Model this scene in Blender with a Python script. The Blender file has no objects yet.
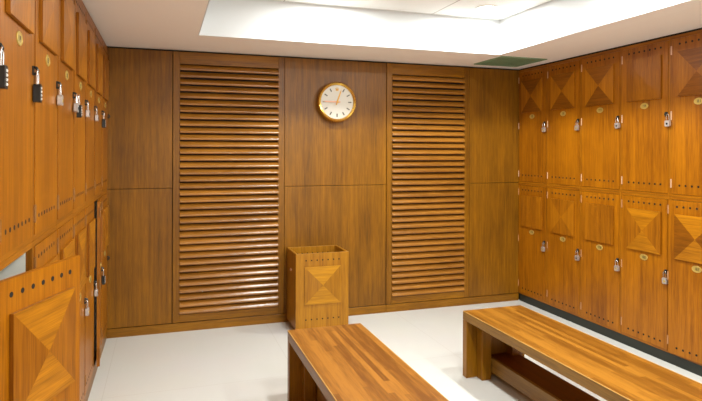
import bpy, math, random
from mathutils import Vector, Matrix
random.seed(7)
PI = math.pi
sc = bpy.context.scene
COL = sc.collection

# ------------------------------------------------------------------ camera, world, exposure
FPX, YAW, ROLL, HY = 565.67, 0.31957, 0.0031, 151.33
cam_d = bpy.data.cameras.new('camera'); cam = bpy.data.objects.new('camera', cam_d); COL.objects.link(cam)
cam_d.sensor_fit = 'HORIZONTAL'; cam_d.sensor_width = 36.0
cam_d.lens = FPX / 702.0 * 36.0
cam_d.shift_y = (HY - 200.5) / 702.0
cam_d.clip_start = 0.02; cam_d.clip_end = 60
fw = Vector((math.sin(YAW), math.cos(YAW), 0)); rt = Vector((math.cos(YAW), -math.sin(YAW), 0)); up = Vector((0, 0, 1))
r2 = rt * math.cos(ROLL) + up * math.sin(ROLL); u2 = up * math.cos(ROLL) - rt * math.sin(ROLL)
m = Matrix((r2, u2, -fw)).transposed().to_4x4(); m.translation = Vector((0, 0, 1.5))
cam.matrix_world = m
sc.camera = cam

world = bpy.data.worlds.new('world'); sc.world = world; world.use_nodes = True
wb = world.node_tree.nodes['Background']; wb.inputs[0].default_value = (1.0, 0.95, 0.88, 1); wb.inputs[1].default_value = 0.3

sc.view_settings.view_transform = 'Standard'; sc.view_settings.look = 'None'
sc.view_settings.gamma = 1.0; sc.view_settings.use_curve_mapping = False
sc.view_settings.exposure = 0.29

LAMP_W = 20.5              # each recessed ceiling lamp
LAMP_COL = (0.95, 1.0, 1.0)
FILL_W = 26.0            # added fill light to lift the shadows, at the rear wall behind the camera
wl = bpy.data.lights.new('rear_fill', 'AREA'); wl.shape = 'RECTANGLE'; wl.size = 2.6; wl.size_y = 1.1; wl.energy = FILL_W; wl.color = (1.0, .98, .94)
wo = bpy.data.objects.new('rear_fill', wl); COL.objects.link(wo); wo.location = (1.45, -2.16, 1.45); wo.rotation_euler = (PI/2, 0, 0)
LAMP_SPOTS = [(x, y) for y in (3.89, 2.60, 1.30, 0.0, -1.30) for x in (1.20, 2.41)]

# ------------------------------------------------------------------ room numbers
D = 4.90; RX = 3.41; LX = -0.426; H = 2.337; HB = 2.635; YB = -2.2
BX0, BX1, BY0, BY1 = 0.234, 2.755, -1.9, 4.24      # raised bay in the ceiling

# ------------------------------------------------------------------ materials
def new_mat(name):
    mt = bpy.data.materials.new(name); mt.use_nodes = True
    nt = mt.node_tree; return mt, nt, nt.nodes['Principled BSDF']

def srgb(c):
    return tuple(((v/255)/12.92 if v/255 <= .04045 else ((v/255+.055)/1.055)**2.4) for v in c) + (1,)

def plain(name, c, rough=.5, metal=0.0, emit=None, bump=0):
    mt, nt, b = new_mat(name)
    b.inputs['Base Color'].default_value = srgb(c); b.inputs['Roughness'].default_value = rough
    b.inputs['Metallic'].default_value = metal
    if emit:
        b.inputs['Emission Color'].default_value = srgb(c); b.inputs['Emission Strength'].default_value = emit
    if bump:
        tc = nt.nodes.new('ShaderNodeTexCoord'); n = nt.nodes.new('ShaderNodeTexNoise')
        n.inputs['Scale'].default_value = 180; bp = nt.nodes.new('ShaderNodeBump'); bp.inputs['Strength'].default_value = bump
        bp.inputs['Distance'].default_value = .002
        nt.links.new(tc.outputs['Object'], n.inputs['Vector']); nt.links.new(n.outputs['Fac'], bp.inputs['Height'])
        nt.links.new(bp.outputs['Normal'], b.inputs['Normal'])
    return mt

def wood(name, dark, light, axis='z', rough=.36, fine=1.0, spec=.3, planks=None, cloud=.28):
    """straight-grained veneer; axis is the grain direction in object space"""
    mt, nt, b = new_mat(name); N = nt.nodes; Lk = nt.links.new
    tc = N.new('ShaderNodeTexCoord'); oi = N.new('ShaderNodeObjectInfo')
    mul = N.new('ShaderNodeMath'); mul.operation = 'MULTIPLY'; mul.inputs[1].default_value = 61.0
    Lk(oi.outputs['Random'], mul.inputs[0])
    add = N.new('ShaderNodeVectorMath'); add.operation = 'ADD'
    Lk(tc.outputs['Object'], add.inputs[0]); Lk(mul.outputs[0], add.inputs[1])
    def noise(sc_cross, sc_along, detail, rg):
        mp = N.new('ShaderNodeMapping'); s = [sc_cross]*3; s['xyz'.index(axis)] = sc_along
        mp.inputs['Scale'].default_value = s
        Lk(add.outputs[0], mp.inputs['Vector'])
        n = N.new('ShaderNodeTexNoise'); n.inputs['Scale'].default_value = 1.0
        n.inputs['Detail'].default_value = detail; n.inputs['Roughness'].default_value = rg
        Lk(mp.outputs[0], n.inputs['Vector']); return n.outputs['Fac']
    n1 = noise(46*fine, 1.3, 5, .62); n2 = noise(260*fine, 9, 2, .5); n3 = noise(5, 1.6, 3, .5)
    def mix2(a, bb, f):
        m_ = N.new('ShaderNodeMix'); m_.inputs[0].default_value = f; Lk(a, m_.inputs[2]); Lk(bb, m_.inputs[3]); return m_.outputs[0]
    fac = mix2(mix2(n1, n2, .44), n3, cloud)
    if planks:
        # strips glued side by side: planks = (cross axis, width, length)
        ca, pw, pl = planks
        sep = N.new('ShaderNodeSeparateXYZ'); Lk(tc.outputs['Object'], sep.inputs[0])
        def fl(sock, div, offs=None):
            d_ = N.new('ShaderNodeMath'); d_.operation = 'DIVIDE'; d_.inputs[1].default_value = div; Lk(sock, d_.inputs[0]); s_ = d_.outputs[0]
            if offs:
                a_ = N.new('ShaderNodeMath'); a_.operation = 'ADD'; Lk(s_, a_.inputs[0]); Lk(offs, a_.inputs[1]); s_ = a_.outputs[0]
            f_ = N.new('ShaderNodeMath'); f_.operation = 'FLOOR'; Lk(s_, f_.inputs[0]); return f_.outputs[0]
        ci = fl(sep.outputs['XYZ'.index(ca.upper())], pw)
        w1 = N.new('ShaderNodeTexWhiteNoise'); w1.noise_dimensions = '1D'; Lk(ci, w1.inputs['W'])
        li = fl(sep.outputs['XYZ'.index(axis.upper())], pl, w1.outputs['Value'])
        cb = N.new('ShaderNodeCombineXYZ'); Lk(ci, cb.inputs[0]); Lk(li, cb.inputs[1])
        w2 = N.new('ShaderNodeTexWhiteNoise'); w2.noise_dimensions = '2D'; Lk(cb.outputs[0], w2.inputs['Vector'])
        fac = mix2(fac, w2.outputs['Value'], .22)
    cr = N.new('ShaderNodeValToRGB'); Lk(fac, cr.inputs['Fac'])
    cr.color_ramp.elements[0].position = .39; cr.color_ramp.elements[0].color = srgb(dark)
    cr.color_ramp.elements[1].position = .61; cr.color_ramp.elements[1].color = srgb(light)
    Lk(cr.outputs['Color'], b.inputs['Base Color'])
    b.inputs['Roughness'].default_value = rough; b.inputs['Specular IOR Level'].default_value = spec
    bp = N.new('ShaderNodeBump'); bp.inputs['Strength'].default_value = .12; bp.inputs['Distance'].default_value = .001
    Lk(n2, bp.inputs['Height']); Lk(bp.outputs['Normal'], b.inputs['Normal'])
    return mt

M = {}
M['door'] = wood('wood_door', (123, 68, 4), (174, 106, 8), 'z')
M['frame'] = wood('wood_frame', (119, 66, 6), (168, 104, 12), 'z')
M['rail'] = wood('wood_rail', (119, 66, 6), (168, 104, 12), 'x')
M['vA'] = wood('veneer_upright', (119, 66, 6), (167, 102, 11), 'z')
M['vB'] = wood('veneer_crosswise', (136, 82, 9), (190, 122, 16), 'x')
M['vC'] = wood('veneer_crosswise_dark', (104, 57, 5), (144, 84, 9), 'x')
M['vD'] = wood('veneer_upright_light', (134, 77, 7), (182, 114, 13), 'z')
M['wall'] = wood('wood_wall', (98, 60, 7), (142, 92, 11), 'z', cloud=.3)
M['wallrail'] = wood('wood_wall_rail', (109, 67, 7), (154, 102, 12), 'x')
M['slat'] = wood('wood_slat', (118, 72, 18), (168, 112, 40), 'x', rough=.24, spec=.6)
M['bin'] = wood('wood_bin', (134, 84, 12), (174, 118, 20), 'z')
M['binx'] = wood('wood_bin_crosswise', (149, 97, 12), (192, 133, 19), 'x')
M['bench'] = wood('wood_bench', (109, 65, 14), (155, 102, 32), 'y', rough=.3, fine=.5, planks=('x', .03, .9), cloud=.2)
M['bench2'] = wood('wood_bench_reddish', (110, 64, 17), (157, 102, 36), 'y', rough=.32, fine=.5, planks=('x', .03, .9), cloud=.2)
M['benchside'] = wood('wood_bench_side', (112, 78, 24), (150, 110, 44), 'y', rough=.35)
M['benchleg'] = wood('wood_bench_leg', (112, 71, 6), (150, 99, 11), 'z', rough=.35)
M['edge'] = wood('wood_edge_highlight', (176, 132, 62), (206, 164, 92), 'y')  # pale colour stands in for light catching the bench top edges
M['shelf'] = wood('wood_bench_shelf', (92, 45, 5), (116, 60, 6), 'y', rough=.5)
M['hole'] = plain('hole_dark', (18, 12, 8), .9)
M['gap'] = plain('shadow_gap_black', (14, 12, 10), .8)
M['kick'] = plain('plinth_dark_green', (30, 34, 25), .5)
M['white'] = plain('laminate_white', (226, 224, 212), .5)
M['soffit'] = plain('soffit_paint', (250, 246, 240), .8, bump=.05)
M['ceil'] = plain('ceiling_white', (212, 214, 214), .8, bump=.05)
M['chrome'] = plain('polished_steel', (214, 208, 204), .22, 1.0)
M['steel'] = plain('satin_steel', (205, 200, 196), .42, .75)
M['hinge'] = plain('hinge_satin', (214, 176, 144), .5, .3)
M['hinge_dull'] = plain('hinge_dull_tone', (150, 104, 52), .45, .4)  # duller hinge colour, left wall
M['hinge_mid'] = plain('hinge_mid_tone', (186, 138, 96), .5, .3)  # in-between hinge colour, lower doors on the right
M['black'] = plain('black_plastic', (22, 24, 22), .35)
M['digit'] = plain('dial_white', (228, 226, 220), .4)
M['brass'] = plain('brass_plate', (206, 178, 96), .35, .55)
M['ink'] = plain('engraving_dark', (70, 62, 28), .6)
M['gold'] = plain('clock_gold', (226, 182, 84), .22, .9)
M['goldhand'] = plain('clock_hand_gold', (196, 146, 62), .35, .4)
M['rose'] = plain('clock_hand_rose', (206, 158, 130), .35, .3)
M['face'] = plain('clock_dial', (208, 202, 188), .3)
M['mark'] = plain('clock_marker', (92, 86, 74), .3, .3)
M['vent'] = plain('vent_green', (128, 160, 128), .5)
M['rubber'] = plain('caster_black', (20, 20, 20), .5)
M['lens'] = plain('lamp_lens', (255, 246, 228), .4, emit=22.0)
M['trimring'] = plain('lamp_trim', (240, 238, 232), .4)

# floor: large pale tiles
mt, nt, b = new_mat('floor_tile'); N = nt.nodes; Lk = nt.links.new
tc = N.new('ShaderNodeTexCoord'); mp = N.new('ShaderNodeMapping'); mp.inputs['Location'].default_value = (.35, -3.72, 0)
br = N.new('ShaderNodeTexBrick'); br.offset = 0.0; br.inputs['Scale'].default_value = 1.0
br.inputs['Brick Width'].default_value = 1.2; br.inputs['Row Height'].default_value = 1.2; br.inputs['Mortar Size'].default_value = .0022
br.inputs['Color1'].default_value = srgb((207, 206, 199)); br.inputs['Color2'].default_value = srgb((205, 204, 197)); br.inputs['Mortar'].default_value = srgb((196, 193, 184))
nz = N.new('ShaderNodeTexNoise'); nz.inputs['Scale'].default_value = 2.5
mx = N.new('ShaderNodeMix'); mx.data_type = 'RGBA'; mx.blend_type = 'MULTIPLY'; mx.inputs[0].default_value = .06
Lk(tc.outputs['Object'], mp.inputs['Vector']); Lk(mp.outputs[0], br.inputs['Vector']); Lk(tc.outputs['Object'], nz.inputs['Vector'])
Lk(br.outputs['Color'], mx.inputs[6]); Lk(nz.outputs['Color'], mx.inputs[7]); Lk(mx.outputs[2], b.inputs['Base Color'])
b.inputs['Roughness'].default_value = .38; b.inputs['Specular IOR Level'].default_value = .35
M['floor'] = mt

# ceiling of the bay: large white boards with hairline joints
mt, nt, b = new_mat('bay_ceiling'); N = nt.nodes; Lk = nt.links.new
tc = N.new('ShaderNodeTexCoord'); mp = N.new('ShaderNodeMapping'); mp.inputs['Location'].default_value = (-.86, -.5, 0)
br = N.new('ShaderNodeTexBrick'); br.offset = 0.0; br.inputs['Scale'].default_value = 1.0
br.inputs['Brick Width'].default_value = 1.24; br.inputs['Row Height'].default_value = 1.24; br.inputs['Mortar Size'].default_value = .005
br.inputs['Color1'].default_value = srgb((240, 240, 236)); br.inputs['Color2'].default_value = srgb((240, 240, 236)); br.inputs['Mortar'].default_value = srgb((176, 172, 164))
Lk(tc.outputs['Object'], mp.inputs['Vector']); Lk(mp.outputs[0], br.inputs['Vector']); Lk(br.outputs['Color'], b.inputs['Base Color'])
b.inputs['Roughness'].default_value = .8
M['bay'] = mt

# ------------------------------------------------------------------ mesh builder
class MB:
    def __init__(s): s.v = []; s.f = []; s.mi = []; s.sm = []
    def add(s, vs, fs, mi=0, smooth=False):
        o = len(s.v); s.v += [tuple(p) for p in vs]
        for f in fs: s.f.append(tuple(i + o for i in f)); s.mi.append(mi); s.sm.append(smooth)
    def box(s, x0, x1, y0, y1, z0, z1, mi=0):
        s.add([(x0,y0,z0),(x1,y0,z0),(x1,y1,z0),(x0,y1,z0),(x0,y0,z1),(x1,y0,z1),(x1,y1,z1),(x0,y1,z1)],
              [(0,3,2,1),(4,5,6,7),(0,1,5,4),(1,2,6,5),(2,3,7,6),(3,0,4,7)], mi)
    def prism(s, pts, axis, a0, a1, mi=0, smooth=False):
        """pts: 2D outline in the plane across axis, extruded a0..a1"""
        def P(p, a):
            return {'x': (a, p[0], p[1]), 'y': (p[0], a, p[1]), 'z': (p[0], p[1], a)}[axis]
        n = len(pts)
        s.add([P(p, a0) for p in pts] + [P(p, a1) for p in pts], [(i, (i+1) % n, n+(i+1) % n, n+i) for i in range(n)], mi, smooth)
        s.add([P(p, a0) for p in pts], [tuple(range(n))[::-1]], mi); s.add([P(p, a1) for p in pts], [tuple(range(n))], mi)
    def cyl(s, c, r, a0, a1, axis='z', n=24, mi=0, r1=None):
        r1 = r if r1 is None else r1; vs = []
        for a, rr in ((a0, r), (a1, r1)):
            for i in range(n):
                t = 2*PI*i/n; u, w = c[0]+rr*math.cos(t), c[1]+rr*math.sin(t)
                vs.append({'x': (a, u, w), 'y': (u, a, w), 'z': (u, w, a)}[axis])
        s.add(vs, [(i, (i+1) % n, n+(i+1) % n, n+i) for i in range(n)], mi, True)
        s.add(vs[:n], [tuple(range(n))[::-1]], mi); s.add(vs[n:], [tuple(range(n))], mi)
    def tube(s, pts, r, n=10, mi=0, closed=False):
        pts = [Vector(p) for p in pts]; k = len(pts); vs = []
        for i, p in enumerate(pts):
            a = pts[(i-1) % k] if (closed or i) else p; c = pts[(i+1) % k] if (closed or i < k-1) else p
            t = (c - a).normalized(); u = t.orthogonal().normalized() if i == 0 else (pu - t*pu.dot(t)).normalized()
            pu = u; w = t.cross(u)
            vs += [p + u*r*math.cos(2*PI*j/n) + w*r*math.sin(2*PI*j/n) for j in range(n)]
        fs = []
        for i in range(k if closed else k-1):
            for j in range(n):
                a, b_ = i*n+j, i*n+(j+1) % n; c, d = ((i+1) % k)*n+(j+1) % n, ((i+1) % k)*n+j
                fs.append((a, b_, c, d))
        s.add(vs, fs, mi, True)
        if not closed:
            s.add(vs[:n], [tuple(range(n))[::-1]], mi); s.add(vs[-n:], [tuple(range(n))], mi)
    def build(s, name, mats, parent=None, loc=(0, 0, 0), rz=0, bevel=0, seg=1):
        me = bpy.data.meshes.new(name); me.from_pydata(s.v, [], s.f)
        for mt_ in (mats if isinstance(mats, (list, tuple)) else [mats]): me.materials.append(M[mt_])
        for p, i, sm in zip(me.polygons, s.mi, s.sm): p.material_index = i; p.use_smooth = sm
        import bmesh
        bm_ = bmesh.new(); bm_.from_mesh(me); bmesh.ops.recalc_face_normals(bm_, faces=bm_.faces); bm_.to_mesh(me); bm_.free()
        me.update()
        o = bpy.data.objects.new(name, me); COL.objects.link(o); o.location = loc; o.rotation_euler = (0, 0, rz)
        if parent: o.parent = parent
        if bevel:
            md = o.modifiers.new('bevel', 'BEVEL'); md.width = bevel; md.segments = seg; md.limit_method = 'ANGLE'
        return o

def struct(o): o['kind'] = 'structure'; return o
def thing(name, label, cat, loc=(0, 0, 0), rz=0, group=None):
    o = bpy.data.objects.new(name, None); COL.objects.link(o); o.empty_display_size = .05
    o.location = loc; o.rotation_euler = (0, 0, rz); o['label'] = label; o['category'] = cat
    if group: o['group'] = group
    return o
def tag(o, label, cat, group=None):
    o['label'] = label; o['category'] = cat
    if group: o['group'] = group
    return o

# ------------------------------------------------------------------ the room
f = MB(); f.box(-1.1, 4.1, YB-.1, D+.25, -.1, 0); struct(f.build('floor', 'floor'))
c = MB()
c.box(-1.1, BX0, YB-.1, D+.25, H, H+.5); c.box(BX1, 4.1, YB-.1, D+.25, H, H+.5)
c.box(BX0, BX1, BY1, D+.25, H, H+.5); c.box(BX0, BX1, YB-.1, BY0, H, H+.5)
struct(c.build('ceiling', 'soffit'))
# white lining of the bay and its raised ceiling
c = MB(); t = .006
c.box(BX0, BX0+t, BY0, BY1, H+.001, HB); c.box(BX1-t, BX1, BY0, BY1, H+.001, HB)
c.box(BX0+t, BX1-t, BY1-t, BY1, H+.001, HB); c.box(BX0+t, BX1-t, BY0, BY0+t, H+.001, HB)
struct(c.build('trim_1', 'ceil'))
c = MB(); c.box(BX0, BX1, BY0, BY1, HB, HB+.1); struct(c.build('ceiling_raised', 'bay'))

# back wall of veneered boards with a shadow gap on top
w = MB()
w.box(-1.1, 4.1, D+.03, D+.25, 0, H)
struct(w.build('wall_back', 'gap'))
for i, (x0, x1) in enumerate(((-.44, .068), (1.009, 1.968), (2.844, RX-.0005))):
    p = MB(); p.box(x0, x1-.002, D, D+.03, .076, 1.189); p.box(x0, x1-.002, D, D+.03, 1.1925, 2.322)
    o = struct(p.build('wall_back_panelling', 'wall', bevel=.0012))
bb = MB(); bb.box(-.44, 1.968, D-.004, D+.03, 0, .071); bb.box(1.971, RX-.0005, D-.004, D+.03, 0, .071)
struct(bb.build('baseboard_back', 'wallrail', bevel=.001))
# side and rear walls behind the lockers
w = MB(); w.box(RX+.52, RX+.62, YB, D+.25, 0, H); w.box(RX+.004, RX+.52, YB, 2.18, 0, H); struct(w.build('wall_right', 'wall'))
w = MB(); w.box(-1.05, -.95, YB, D+.25, 0, H); w.box(-.95, LX-.004, YB, .84, 0, H); struct(w.build('wall_left', 'wall'))
w = MB(); w.box(-1.05, RX+.62, YB-.1, YB, 0, H); struct(w.build('wall_rear', 'ceil'))
w = MB(); w.box(.1, 2.8, YB, YB+.03, .85, 2.05); struct(w.build('fill_pane_1', 'white'))  # added pane backing the rear fill light; no window is known here
w = MB(); w.box(LX-.04, LX-.024, 1.681, 1.754, .075, 1.186); struct(w.build('trim_3', 'frame'))
# plinths under the lockers and dark shadow strip above them
k = MB(); k.box(RX+.008, RX+.03, 2.19, D-.004, 0, .072); struct(k.build('baseboard_right', 'kick'))
k = MB(); k.box(LX-.03, LX-.003, .85, D-.004, 0, .072); struct(k.build('baseboard_left', 'wall'))
k = MB(); k.box(RX+.014, RX+.04, 2.19, D, 2.3235, H); k.box(LX-.04, LX-.014, .85, D, 2.3235, H); struct(k.build('trim_2', 'gap'))

# ------------------------------------------------------------------ recessed lamps
lamp0 = None
for i, (x, y) in enumerate(LAMP_SPOTS):
    vis = y > 3.5
    lab = {(1.20, 3.89): 'white recessed downlight left of centre in the raised ceiling bay, just above the frame',
           (2.41, 3.89): 'glowing recessed downlight in the right far corner of the raised ceiling bay'}.get((x, y),
           'recessed downlight in the raised ceiling bay, nearer than the far pair')
    t_ = thing('recessed_downlight', lab, 'ceiling light', (x, y, HB), 0, 'recessed downlights in the raised ceiling bay')
    if lamp0 is None:
        r = MB(); n = 32; pts = []
        prof = [(.070, -.001), (.072, -.009), (.092, -.007), (.096, -.0005)]
        vs = [(pr*math.cos(2*PI*j/n), pr*math.sin(2*PI*j/n), z) for pr, z in prof for j in range(n)]
        r.add(vs, [(a*n+j, a*n+(j+1) % n, (a+1)*n+(j+1) % n, (a+1)*n+j) for a in range(3) for j in range(n)], 0, True)
        ring = r.build('trim_ring', 'trimring', t_)
        l = MB(); l.cyl((0, 0), .070, -.0075, -.002, 'z', 28); lens = l.build('lens', 'lens', t_)
        ld = bpy.data.lights.new('lamp_light', 'AREA'); ld.shape = 'DISK'; ld.size = .14; ld.energy = LAMP_W; ld.color = LAMP_COL
        lamp0 = (ring.data, lens.data, ld)
    else:
        for nm, me in (('trim_ring', lamp0[0]), ('lens', lamp0[1])):
            o = bpy.data.objects.new(nm, me); COL.objects.link(o); o.parent = t_
    lo = bpy.data.objects.new('lamp_light', lamp0[2]); COL.objects.link(lo); lo.parent = t_; lo.location = (0, 0, -.012)

# ------------------------------------------------------------------ lockers
PR, PL = .4527, .450       # column pitch right / left
SEG = {'0': 'abcdef', '1': 'bc', '2': 'abged', '3': 'abgcd', '4': 'fgbc', '5': 'afgcd', '6': 'afgedc', '7': 'abc', '8': 'abcdefg', '9': 'abcdfg'}
def digits(mb, txt, cx, cz, h, y, mi):
    w_ = h*.5; st = h*.15; x = cx - (len(txt)*w_*1.35 - w_*.35)/2
    for ch in txt:
        R_ = {'a': (0, w_, h-st, h), 'd': (0, w_, 0, st), 'g': (0, w_, h/2-st/2, h/2+st/2), 'f': (0, st, h/2, h), 'e': (0, st, 0, h/2), 'b': (w_-st, w_, h/2, h), 'c': (w_-st, w_, 0, h/2)}
        for s_ in SEG[ch]:
            a = R_[s_]; mb.box(x+a[0], x+a[1], y-.0004, y, cz-h/2+a[2], cz-h/2+a[3], mi)
        x += w_*1.35

def panel_mesh(mb, x0, x1, z0, z1, y=0, step=.013, rise=.007):
    """raised square veneer block: straight edge then a very low pyramid; slots 0 = sides, 1 = top/bottom"""
    y1 = y-step; y2 = y1-rise; cx, cz = (x0+x1)/2, (z0+z1)/2
    o = [(x0, z0), (x1, z0), (x1, z1), (x0, z1)]
    mb.add([(a, y, b_) for a, b_ in o] + [(a, y1, b_) for a, b_ in o], [(0, 1, 5, 4), (1, 2, 6, 5), (2, 3, 7, 6), (3, 0, 4, 7), (3, 2, 1, 0)], 0)
    V = [(a, y1, b_) for a, b_ in o] + [(cx, y2, cz)]
    mb.add(V, [(0, 1, 4)], 1); mb.add(V, [(2, 3, 4)], 1); mb.add(V, [(1, 2, 4)], 0); mb.add(V, [(3, 0, 4)], 0)

MESH = {}
def mesh_once(key, fn):
    if key not in MESH: MESH[key] = fn()
    return MESH[key]
def inst(name, proto, parent, loc=None, rz=0, mats=None):
    o = proto.copy(); o.name = name
    if mats:
        o.data = mesh_once(('mats', proto.data.name) + tuple(mats), lambda: None) or proto.data.copy(); MESH[('mats', proto.data.name) + tuple(mats)] = o.data
        for i_, m_ in enumerate(mats): o.data.materials[i_] = M[m_]
    COL.objects.link(o); o.parent = parent
    if loc is not None: o.location = loc
    o.rotation_euler = (0, 0, rz); return o

LOW = dict(z0=.075, z1=1.186, d0=.092, d1=1.164, p0=.76, p1=1.07, plate=.716, h=(1.098, .63, .178), hasp=.647, holes=(1.121, .138))
UP = dict(z0=1.187, z1=2.322, d0=1.207, d1=2.296, p0=1.889, p1=2.204, plate=1.845, h=(2.22, 1.76, 1.28), hasp=1.772, holes=(2.257, 1.268))
DX0 = .0155
PROTO = []
def locker(side, col, level, num, label, pan=('vA', 'vB'), opened=0.0, sprung=0.0, drop=0.0, shift=0.0, hasp=True):
    S = UP if level == 'u' else LOW
    W = PR if side == 'R' else PL
    y0 = D + (.012 if side == 'R' else 0.0) - W*col - (.075 if (side == 'L' and level == 'l' and col > 6) else 0.0)                      # edge away from the camera side
    if side == 'R': loc, rz = (RX, y0, 0), -PI/2
    else: loc, rz = (LX, y0 - W, 0), PI/2
    root = thing('locker', label, 'locker', loc, rz, 'wooden lockers along the right wall' if side == 'R' else 'wooden lockers along the left wall')
    key = (side, level); z0, z1, d0, d1 = S['z0'], S['z1'], S['d0'], S['d1']
    def mk_stile(k_):
        m_ = MB(); a_ = (.0008, W-.0135)[k_]; m_.box(a_, a_+.0127, .002, .022, z0, z1); return m_.build('stile', 'frame')
    def mk_rail(k_):
        m_ = MB(); m_.box(.0135, W-.0135, .002, .022, *((z0, d0-.002), (d1+.002, z1))[k_]); return m_.build('rail', 'rail')
    def mk_box():
        m_ = MB(); a, b_ = .002, W-.002
        m_.box(a, a+.012, .022, .5, z0, z1); m_.box(b_-.012, b_, .022, .5, z0, z1); m_.box(a+.012, b_-.012, .022, .5, z0, z0+.012)
        m_.box(a+.012, b_-.012, .022, .5, z1-.012, z1); m_.box(a+.012, b_-.012, .488, .5, z0+.012, z1-.012); return m_.build('cabinet_box', 'white')
    DW = W - 2*DX0
    def mk_door():
        m_ = MB(); m_.box(0, DW, 0, .019, d0, d1)
        for hz in S['holes']:
            for i_ in range(7): m_.cyl((W/2-DX0+.001+(i_-3)*.049, hz), .0078, -.0006, .001, 'y', 14, 1)
        return m_.build('door', ['door', 'hole'])
    def mk_panel():
        m_ = MB(); panel_mesh(m_, .07-DX0, .385-DX0, S['p0'], S['p1']); return m_.build('raised_panel', ['vA', 'vB'], bevel=.0015)
    def mk_hinge(k_):
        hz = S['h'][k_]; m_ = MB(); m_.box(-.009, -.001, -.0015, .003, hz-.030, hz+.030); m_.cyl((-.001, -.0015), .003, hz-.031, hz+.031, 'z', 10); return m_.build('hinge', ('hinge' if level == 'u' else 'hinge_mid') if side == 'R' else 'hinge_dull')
    def mk_hasp():
        m_ = MB(); x = DW-.012; z = S['hasp']
        m_.box(x-.012, x+.011, -.003, 0, z-.015, z+.015)
        m_.tube([(x, -.001, z+.012), (x, -.011, z+.010), (x, -.016, z), (x, -.011, z-.010), (x, -.001, z-.012)], .005, 8)
        return m_.build('hasp', 'black')
    for k_ in (0, 1):
        inst('stile', mesh_once(key+('st', k_), lambda: mk_stile(k_)), root); inst('rail', mesh_once(key+('ra', k_), lambda: mk_rail(k_)), root)
    inst('cabinet_box', mesh_once(key+('bx',), mk_box), root)
    if sprung:
        ang = sprung; dl = (DX0 + DW*(1-math.cos(ang)), -DW*math.sin(ang), 0); dr = ang
        # pivots about the lock side, hinge side stands proud
        door = inst('door', mesh_once(key+('do',), mk_door), root, dl, dr)
    else:
        door = inst('door', mesh_once(key+('do',), mk_door), root, (DX0+shift, -.006 if shift else -.001, -drop), -opened)
    inst('raised_panel', mesh_once(key+('pa',), mk_panel), door, (0, 0, 0), 0, pan)
    pl = MB(); n = 28; cx = .228-DX0; cz = S['plate']
    pl.prism([(cx+.036*math.cos(2*PI*i_/n), cz+.0225*math.sin(2*PI*i_/n)) for i_ in range(n)], 'y', -.0018, 0, 0)
    pl.tube([(cx+.0345*math.cos(2*PI*i_/n), -.0018, cz+.021*math.sin(2*PI*i_/n)) for i_ in range(n)], .0015, 6, 0, True)
    digits(pl, num, cx, cz, .019, -.0018, 1)
    pl.build('number_plate', ['brass', 'ink'], door)
    for k_ in range(3): inst('hinge', mesh_once(key+('hi', k_), lambda: mk_hinge(k_)), door, (0, 0, 0))
    if hasp: inst('hasp', mesh_once(key+('ha',), mk_hasp), door, (0, 0, 0))
    root_m = Matrix.Translation(Vector(loc)) @ Matrix.Rotation(rz, 4, 'Z')
    hp = (root_m @ Vector((DX0 + DW-.012, -.016, S['hasp']-.002)))
    return hp, rz

def padlock(pos, rz, kind, label, tilt=0.0, s=1.0, dx=0.0):
    t_ = thing('padlock', label, 'padlock', pos, rz, 'padlocks hanging on the lockers')
    t_.rotation_euler = (0, tilt, rz)
    sh = MB(); w_ = .0115*s; top = .006
    pts = [(-w_, 0, -.050*s), (-w_, 0, -.014*s)] + [(-w_*math.cos(a), 0, -.010*s + w_*1.25*math.sin(a)) for a in [PI*i_/8 for i_ in range(9)]] + [(w_, 0, -.014*s), (w_, 0, -.050*s)]
    sh.tube(pts, .0031*s, 10); sh.build('shackle', 'chrome', t_)
    bd = MB()
    if kind == 'silver':
        h = .042*s; a = .0195*s; z1 = -.040*s
        bd.prism([(-a, z1-h*.86), (-a*.8, z1-h), (a*.8, z1-h), (a, z1-h*.86), (a, z1-h*.12), (a*.78, z1), (-a*.78, z1), (-a, z1-h*.12)], 'y', -.0085, .0085)
        bd.build('lock_body', 'steel', t_, bevel=.002, seg=2)
        kb = MB(); kb.cyl((0, z1-h*.55), .0075*s, -.0105, -.0084, 'y', 18); kb.build('keyhole_boss', 'brass' if random.random() < .4 else 'black', t_)
    else:
        h = .062*s; a = .0165*s; z1 = -.044*s
        bd.prism([(-a, z1-h), (a, z1-h), (a, z1-h*.08), (a*.8, z1), (-a*.8, z1), (-a, z1-h*.08)], 'y', -.0105, .0105)
        bd.build('lock_body', 'black', t_, bevel=.0025, seg=2)
        dg = MB()
        for i_ in range(4):
            zz = z1 - h*(.2 + .2*i_); dg.cyl((-.0075, zz), .0052*s, -.002*s, .011*s, 'x', 14)
        dg.build('number_dials', 'digit', t_)
    return t_

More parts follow.
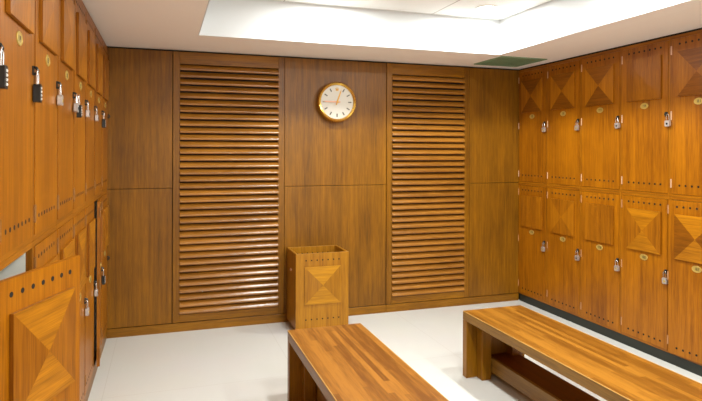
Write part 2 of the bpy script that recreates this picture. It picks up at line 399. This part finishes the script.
ORD = ['first', 'second', 'third', 'fourth', 'fifth', 'sixth', 'seventh', 'eighth', 'ninth']
PRR = {(0, 'u'): ('vD', 'vC'), (1, 'u'): ('vD', 'vC'), (2, 'u'): ('vD', 'vC'), (3, 'u'): ('vA', 'vA'), (4, 'u'): ('vD', 'vC'), (5, 'u'): ('vA', 'vB'),
       (0, 'l'): ('vA', 'vA'), (1, 'l'): ('vD', 'vA'), (2, 'l'): ('vA', 'vA'), (3, 'l'): ('vA', 'vB'), (4, 'l'): ('vC', 'vB'), (5, 'l'): ('vA', 'vB')}
NUMR = {'u': ['173', '175', '177', '179', '181', '183'], 'l': ['174', '176', '178', '180', '182', '184']}
for c_ in range(6):
    for lv in 'ul':
        row = 'upper' if lv == 'u' else 'lower'
        extra = {(4, 'l'): ', its door standing slightly proud', (3, 'u'): ' with plain raised panel', (0, 'u'): ' in the dim corner'}.get((c_, lv), '')
        lab = '%s wooden locker, %s column from the back corner, right wall%s' % (row, ORD[c_], extra)
        pos, rz = locker('R', c_, lv, NUMR[lv][c_], lab, PRR[(c_, lv)], sprung=.065 if (c_, lv) == (4, 'l') else 0.0, hasp=c_ < 5)
        if c_ < 4:
            if (c_, lv) == (3, 'u'): pos = pos + Vector((0, -.022, -.004))
            padlock(pos, rz, 'silver', 'silver padlock on the %s locker of the %s column from the back corner, right wall' % (row, ORD[c_]), tilt=random.uniform(-.12, .12))
NUML = {'u': '102 104 106 108 110 112 114 116 118'.split(), 'l': '103 105 107 109 111 113 115 117 119'.split()}
LK = {(7, 'u'): 'black', (6, 'u'): 'black', (5, 'u'): 'silver', (4, 'u'): 'both', (3, 'u'): 'silver', (2, 'u'): 'silver', (1, 'u'): 'black',
      (3, 'l'): 'silver', (2, 'l'): 'silver', (1, 'l'): 'black'}
for c_ in range(9):
    for lv in 'ul':
        row = 'upper' if lv == 'u' else 'lower'
        extra = {(6, 'l'): ', door swung open', (1, 'l'): ', door slightly ajar'}.get((c_, lv), '')
        lab = '%s wooden locker, %s column from the back wall, left side%s' % (row, ORD[c_], extra)
        kw = {}
        if (c_, lv) == (6, 'l'): kw = dict(opened=.372, drop=.018, shift=-.055, hasp=False)
        if (c_, lv) == (1, 'l'): kw = dict(sprung=.08)
        pos, rz = locker('L', c_, lv, NUML[lv][c_], lab, ('vA', 'vD') if lv == 'u' else ('vA', 'vB'), **kw)
        kd = LK.get((c_, lv))
        if kd in ('black', 'silver'):
            desc = 'black four-dial combination padlock' if kd == 'black' else 'silver padlock'
            padlock(pos, rz, kd, '%s on the %s locker, %s column from the back wall, left side' % (desc, row, ORD[c_]), s=1.0)
        elif kd == 'both':
            padlock(pos + Vector((.002, -.008, 0)), rz, 'silver', 'silver padlock sharing a hasp with a black one, upper left lockers', tilt=.12)
            padlock(pos + Vector((.010, .014, 0)), rz, 'black', 'black padlock sharing a hasp with a silver one, upper left lockers', tilt=-.12)
for o in MESH.values():
    if isinstance(o, bpy.types.Object): bpy.data.objects.remove(o)

# ------------------------------------------------------------------ louvred panels in the back wall
def louvre(x0, x1, label, st=.056):
    W = x1-x0; t_ = thing('louvred_panel', label, 'louvred panel', (x0, D, 0), 0, 'louvred panels in the back wall')
    for a_, b_ in ((.0015, st), (W-st, W-.0015)):
        s_ = MB(); s_.box(a_, b_, -.002, .028, .076, 2.322); s_.build('stile', 'wall', t_, bevel=.0015)
    for a_, b_ in ((.076, .138), (2.222, 2.322)):
        r_ = MB(); r_.box(st, W-st, -.002, .028, a_, b_); r_.build('rail', 'wallrail', t_, bevel=.0015)
    n = 36; pitch = (2.222-.138)/n; sl = MB()
    a = math.radians(43); ln = .062; th = .023
    for i in range(n):
        zc = .138 + pitch*(i+.5)
        dirv = (-math.cos(a), -math.sin(a)); nv = (-math.sin(a), math.cos(a))     # down and out; top face normal
        c0 = (.008, zc)
        pts = []
        h = ln/2 - th/2
        for sgn in (1, -1):
            base = (c0[0]+dirv[0]*h*sgn, c0[1]+dirv[1]*h*sgn)
            for k_ in range(6):
                t2 = -PI/2 + PI*k_/5
                u, v = math.cos(t2)*th/2*sgn, math.sin(t2)*th/2*sgn
                pts.append((base[0]+dirv[0]*u-nv[0]*v, base[1]+dirv[1]*u-nv[1]*v))
        sl.prism(pts, 'x', st, W-st, 0, True)
    sl.build('slats', 'slat', t_)
louvre(.070, 1.007, 'tall wooden louvred panel in the back wall, left of the clock')
louvre(1.970, 2.842, 'tall wooden louvred panel in the back wall, right of the clock')

# ------------------------------------------------------------------ clock
ck = thing('wall_clock', 'round gold wall clock with pale dial above the wooden bin', 'clock', (1.468, D, 1.94))
CR = .178; ck.scale = (1, 1.55, 1)
m_ = MB(); n = 56
prof = [(.150, 0), (.170, -.006), (CR-.004, -.020), (CR-.004, -.040), (.168, -.050), (.154, -.050), (.151, -.040)]
vs = [(pr*math.cos(2*PI*j/n), y, pr*math.sin(2*PI*j/n)) for pr, y in prof for j in range(n)]
m_.add(vs, [(a*n+j, a*n+(j+1) % n, (a+1)*n+(j+1) % n, (a+1)*n+j) for a in range(len(prof)-1) for j in range(n)], 0, True)
m_.build('case', 'gold', ck)
m_ = MB(); n = 160
for ro, ri, y0, y1 in ((CR, .155, -.034, -.053),):
    rings = []
    for (r_, y) in ((ro, y0), (ro, y0-.010), (ro-.010, y1), (ri, y1-.001)):
        rings.append([((r_ + (.0028 if j % 2 else -.0012))*math.cos(2*PI*j/n), y - (.0012 if j % 2 else 0), (r_ + (.0028 if j % 2 else -.0012))*math.sin(2*PI*j/n)) for j in range(n)])
    vs = sum(rings, [])
    m_.add(vs, [(a*n+j, a*n+(j+1) % n, (a+1)*n+(j+1) % n, (a+1)*n+j) for a in range(3) for j in range(n)], 0)
m_.build('fluted_bezel', 'gold', ck)
m_ = MB(); m_.cyl((0, 0), .156, -.041, -.001, 'y', 64); dial = m_.build('dial', 'face', ck)
m_ = MB()
for h_ in range(12):
    if h_ == 0: continue
    a = h_*PI/6; d_ = Vector((math.sin(a), 0, math.cos(a))); s_ = Vector((math.cos(a), 0, -math.sin(a)))
    p0, p1 = d_*.104, d_*.134; w_ = .005
    q = [p0-s_*w_, p0+s_*w_, p1+s_*w_, p1-s_*w_]
    m_.add([(p.x, -.041, p.z) for p in q] + [(p.x, -.0435, p.z) for p in q], [(4, 5, 6, 7), (0, 1, 5, 4), (1, 2, 6, 5), (2, 3, 7, 6), (3, 0, 4, 7)])
for h_ in range(60):
    a = h_*PI/30; p = Vector((math.sin(a)*.146, 0, math.cos(a)*.146)); m_.box(p.x-.0012, p.x+.0012, -.0422, -.041, p.z-.0012, p.z+.0012)
m_.build('hour_markers', 'mark', dial)
# small five-pointed crown at twelve
m_ = MB(); cz = .100
pts = [(-.010, cz), (.010, cz), (.016, cz+.022), (.007, cz+.010), (.0075, cz+.026), (.002, cz+.010), (0, cz+.029), (-.002, cz+.010), (-.0075, cz+.026), (-.007, cz+.010), (-.016, cz+.022)]
m_.prism(pts, 'y', -.044, -.041)
for x, z in ((.016, cz+.022), (.0075, cz+.026), (0, cz+.029), (-.0075, cz+.026), (-.016, cz+.022)): m_.cyl((x, z), .0024, -.0444, -.041, 'y', 10)
m_.build('crown_emblem', 'goldhand', dial)
def hand(name, ang, L_, w0, w1, y, mat):
    m_ = MB(); d_ = Vector((math.sin(ang), 0, math.cos(ang))); s_ = Vector((math.cos(ang), 0, -math.sin(ang)))
    q = [d_*-.028-s_*w0*.7, d_*-.028+s_*w0*.7, s_*w0, d_*L_*.8+s_*w1, d_*L_, d_*L_*.8-s_*w1, -s_*w0]
    m_.prism([(p.x, p.z) for p in q], 'y', y-.002, y); m_.build(name, mat, ck)
hand('minute_hand', math.radians(271), .136, .008, .006, -.0465, 'rose')
hand('hour_hand', math.radians(19), .118, .007, .005, -.0435, 'goldhand')
m_ = MB(); m_.cyl((0, 0), .011, -.052, -.041, 'y', 20); m_.build('hand_boss', 'goldhand', ck)

# ------------------------------------------------------------------ corner vent in the soffit
vt = thing('ceiling_vent', 'square grey-green vent in the ceiling above the back right corner', 'vent', (3.035, 4.51, H))
m_ = MB(); a = .236
m_.box(-a, a, -a, -a+.02, -.008, 0); m_.box(-a, a, a-.02, a, -.008, 0); m_.box(-a, -a+.02, -a+.02, a-.02, -.008, 0); m_.box(a-.02, a, -a+.02, a-.02, -.008, 0)
m_.build('frame', 'vent', vt)
m_ = MB()
m_.box(-a+.02, a-.02, -a+.02, a-.02, -.002, 0)
for i in range(26):
    x = -a+.028 + i*.0168; m_.box(x, x+.009, -a+.02, a-.02, -.006, -.002)
m_.build('grille', 'vent', vt)

# ------------------------------------------------------------------ waste bin of the same joinery
BXL, BXR, BYF, BYK = 1.026, 1.480, 4.525, 4.880
bn = thing('waste_bin', 'square wooden waste bin with pyramid panel against the back wall', 'bin', ((BXL+BXR)/2, (BYF+BYK)/2, 0))
hw, hd, zb, zt = (BXR-BXL)/2, (BYK-BYF)/2, .035, .657; th = .019
def holerow(mb, y0, y1, zs, mi):
    for z in zs:
        for i in range(7): mb.cyl(((i-3)*.047, z), .0062, y0, y1, 'y', 14, mi)
m_ = MB(); m_.box(-hw, hw, -hd, -hd+th, zb, zt); holerow(m_, -hd-.0006, -hd+.001, (.600, .113), 1); m_.build('front_board', ['bin', 'hole'], bn, bevel=.0015)
m_ = MB(); m_.box(-hw, hw, hd-th, hd, zb, zt); holerow(m_, hd-th-.0006, hd-th+.001, (.600,), 1); m_.build('back_board', ['bin', 'hole'], bn, bevel=.0015)
for s_ in (-1, 1):
    m_ = MB(); a_, b_ = sorted((s_*hw, s_*(hw-th))); m_.box(a_, b_, -hd+th, hd-th, zb, zt); m_.build('side_board', 'bin', bn, bevel=.0015)
m_ = MB(); m_.box(-hw+th, hw-th, -hd+th, hd-th, zb, zb+.015); m_.build('bottom_board', 'bin', bn)
m_ = MB(); panel_mesh(m_, -.155, .155, .237, .548, -hd, .008, .010); m_.build('raised_panel', ['bin', 'binx'], bn, bevel=.0015)
m_ = MB(); m_.cyl((0.0, .500), .013, -hw-.006, -hw, 'x', 20); m_.cyl((0.0, .500), .007, -hw-.010, -hw-.005, 'x', 16); m_.build('side_knob', 'hinge', bn)
for sx in (-1, 1):
    for sy in (-1, 1):
        m_ = MB(); cx, cy = sx*(hw-.03), sy*(hd-.04)
        m_.cyl((cy, .0165), .0165, cx-.007, cx+.007, 'x', 20); m_.box(cx-.012, cx+.012, cy-.012, cy+.012, .030, .036); m_.build('caster', 'rubber', bn)

# ------------------------------------------------------------------ benches
def bench(x0, x1, y0, y1, label, top, zt=.435):
    W = x1-x0; t_ = thing('bench', label, 'bench', (x0, y0, 0), 0, 'wooden changing benches'); L_ = y1-y0; ap = .059
    m_ = MB(); m_.box(.0045, W-.0045, .001, L_-.001, zt-.0045, zt); m_.build('top', top, t_)
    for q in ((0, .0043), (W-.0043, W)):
        m_ = MB(); m_.box(*q, 0, L_, zt-.0045, zt); m_.build('edge_highlight_strip', 'edge', t_, bevel=.001)  # highlight along the top edge, put in as a pale strip
    for q in ((0, .042, 0, L_), (W-.042, W, 0, L_), (.042, W-.042, 0, .042), (.042, W-.042, L_-.042, L_)):
        m_ = MB(); m_.box(*q, zt-ap, zt-.005); m_.build('apron', 'benchside', t_, bevel=.002)
    for yy in (0, L_-.050):
        m_ = MB(); m_.box(0, W, yy, yy+.050, 0, zt-ap); m_.build('end_panel', 'benchleg', t_, bevel=.002)
    for yy in (.050, L_-.118):
        for xx in (.076, W-.146):
            m_ = MB(); m_.box(xx, xx+.070, yy, yy+.068, 0, zt-.024); m_.build('post', 'benchleg', t_, bevel=.002)
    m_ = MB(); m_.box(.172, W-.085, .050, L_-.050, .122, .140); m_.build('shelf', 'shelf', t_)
    m_ = MB(); m_.box(.150, .172, .05, L_-.05, .045, .140); m_.build('shelf_rail', 'benchside', t_, bevel=.002)
bench(1.905, 2.357, .9, 3.362, 'long golden wooden bench with low shelf, beside the right lockers', 'bench')
bench(.702, 1.162, 1.1, 3.312, 'reddish wooden bench in front of the waste bin, nearest the camera', 'bench2')
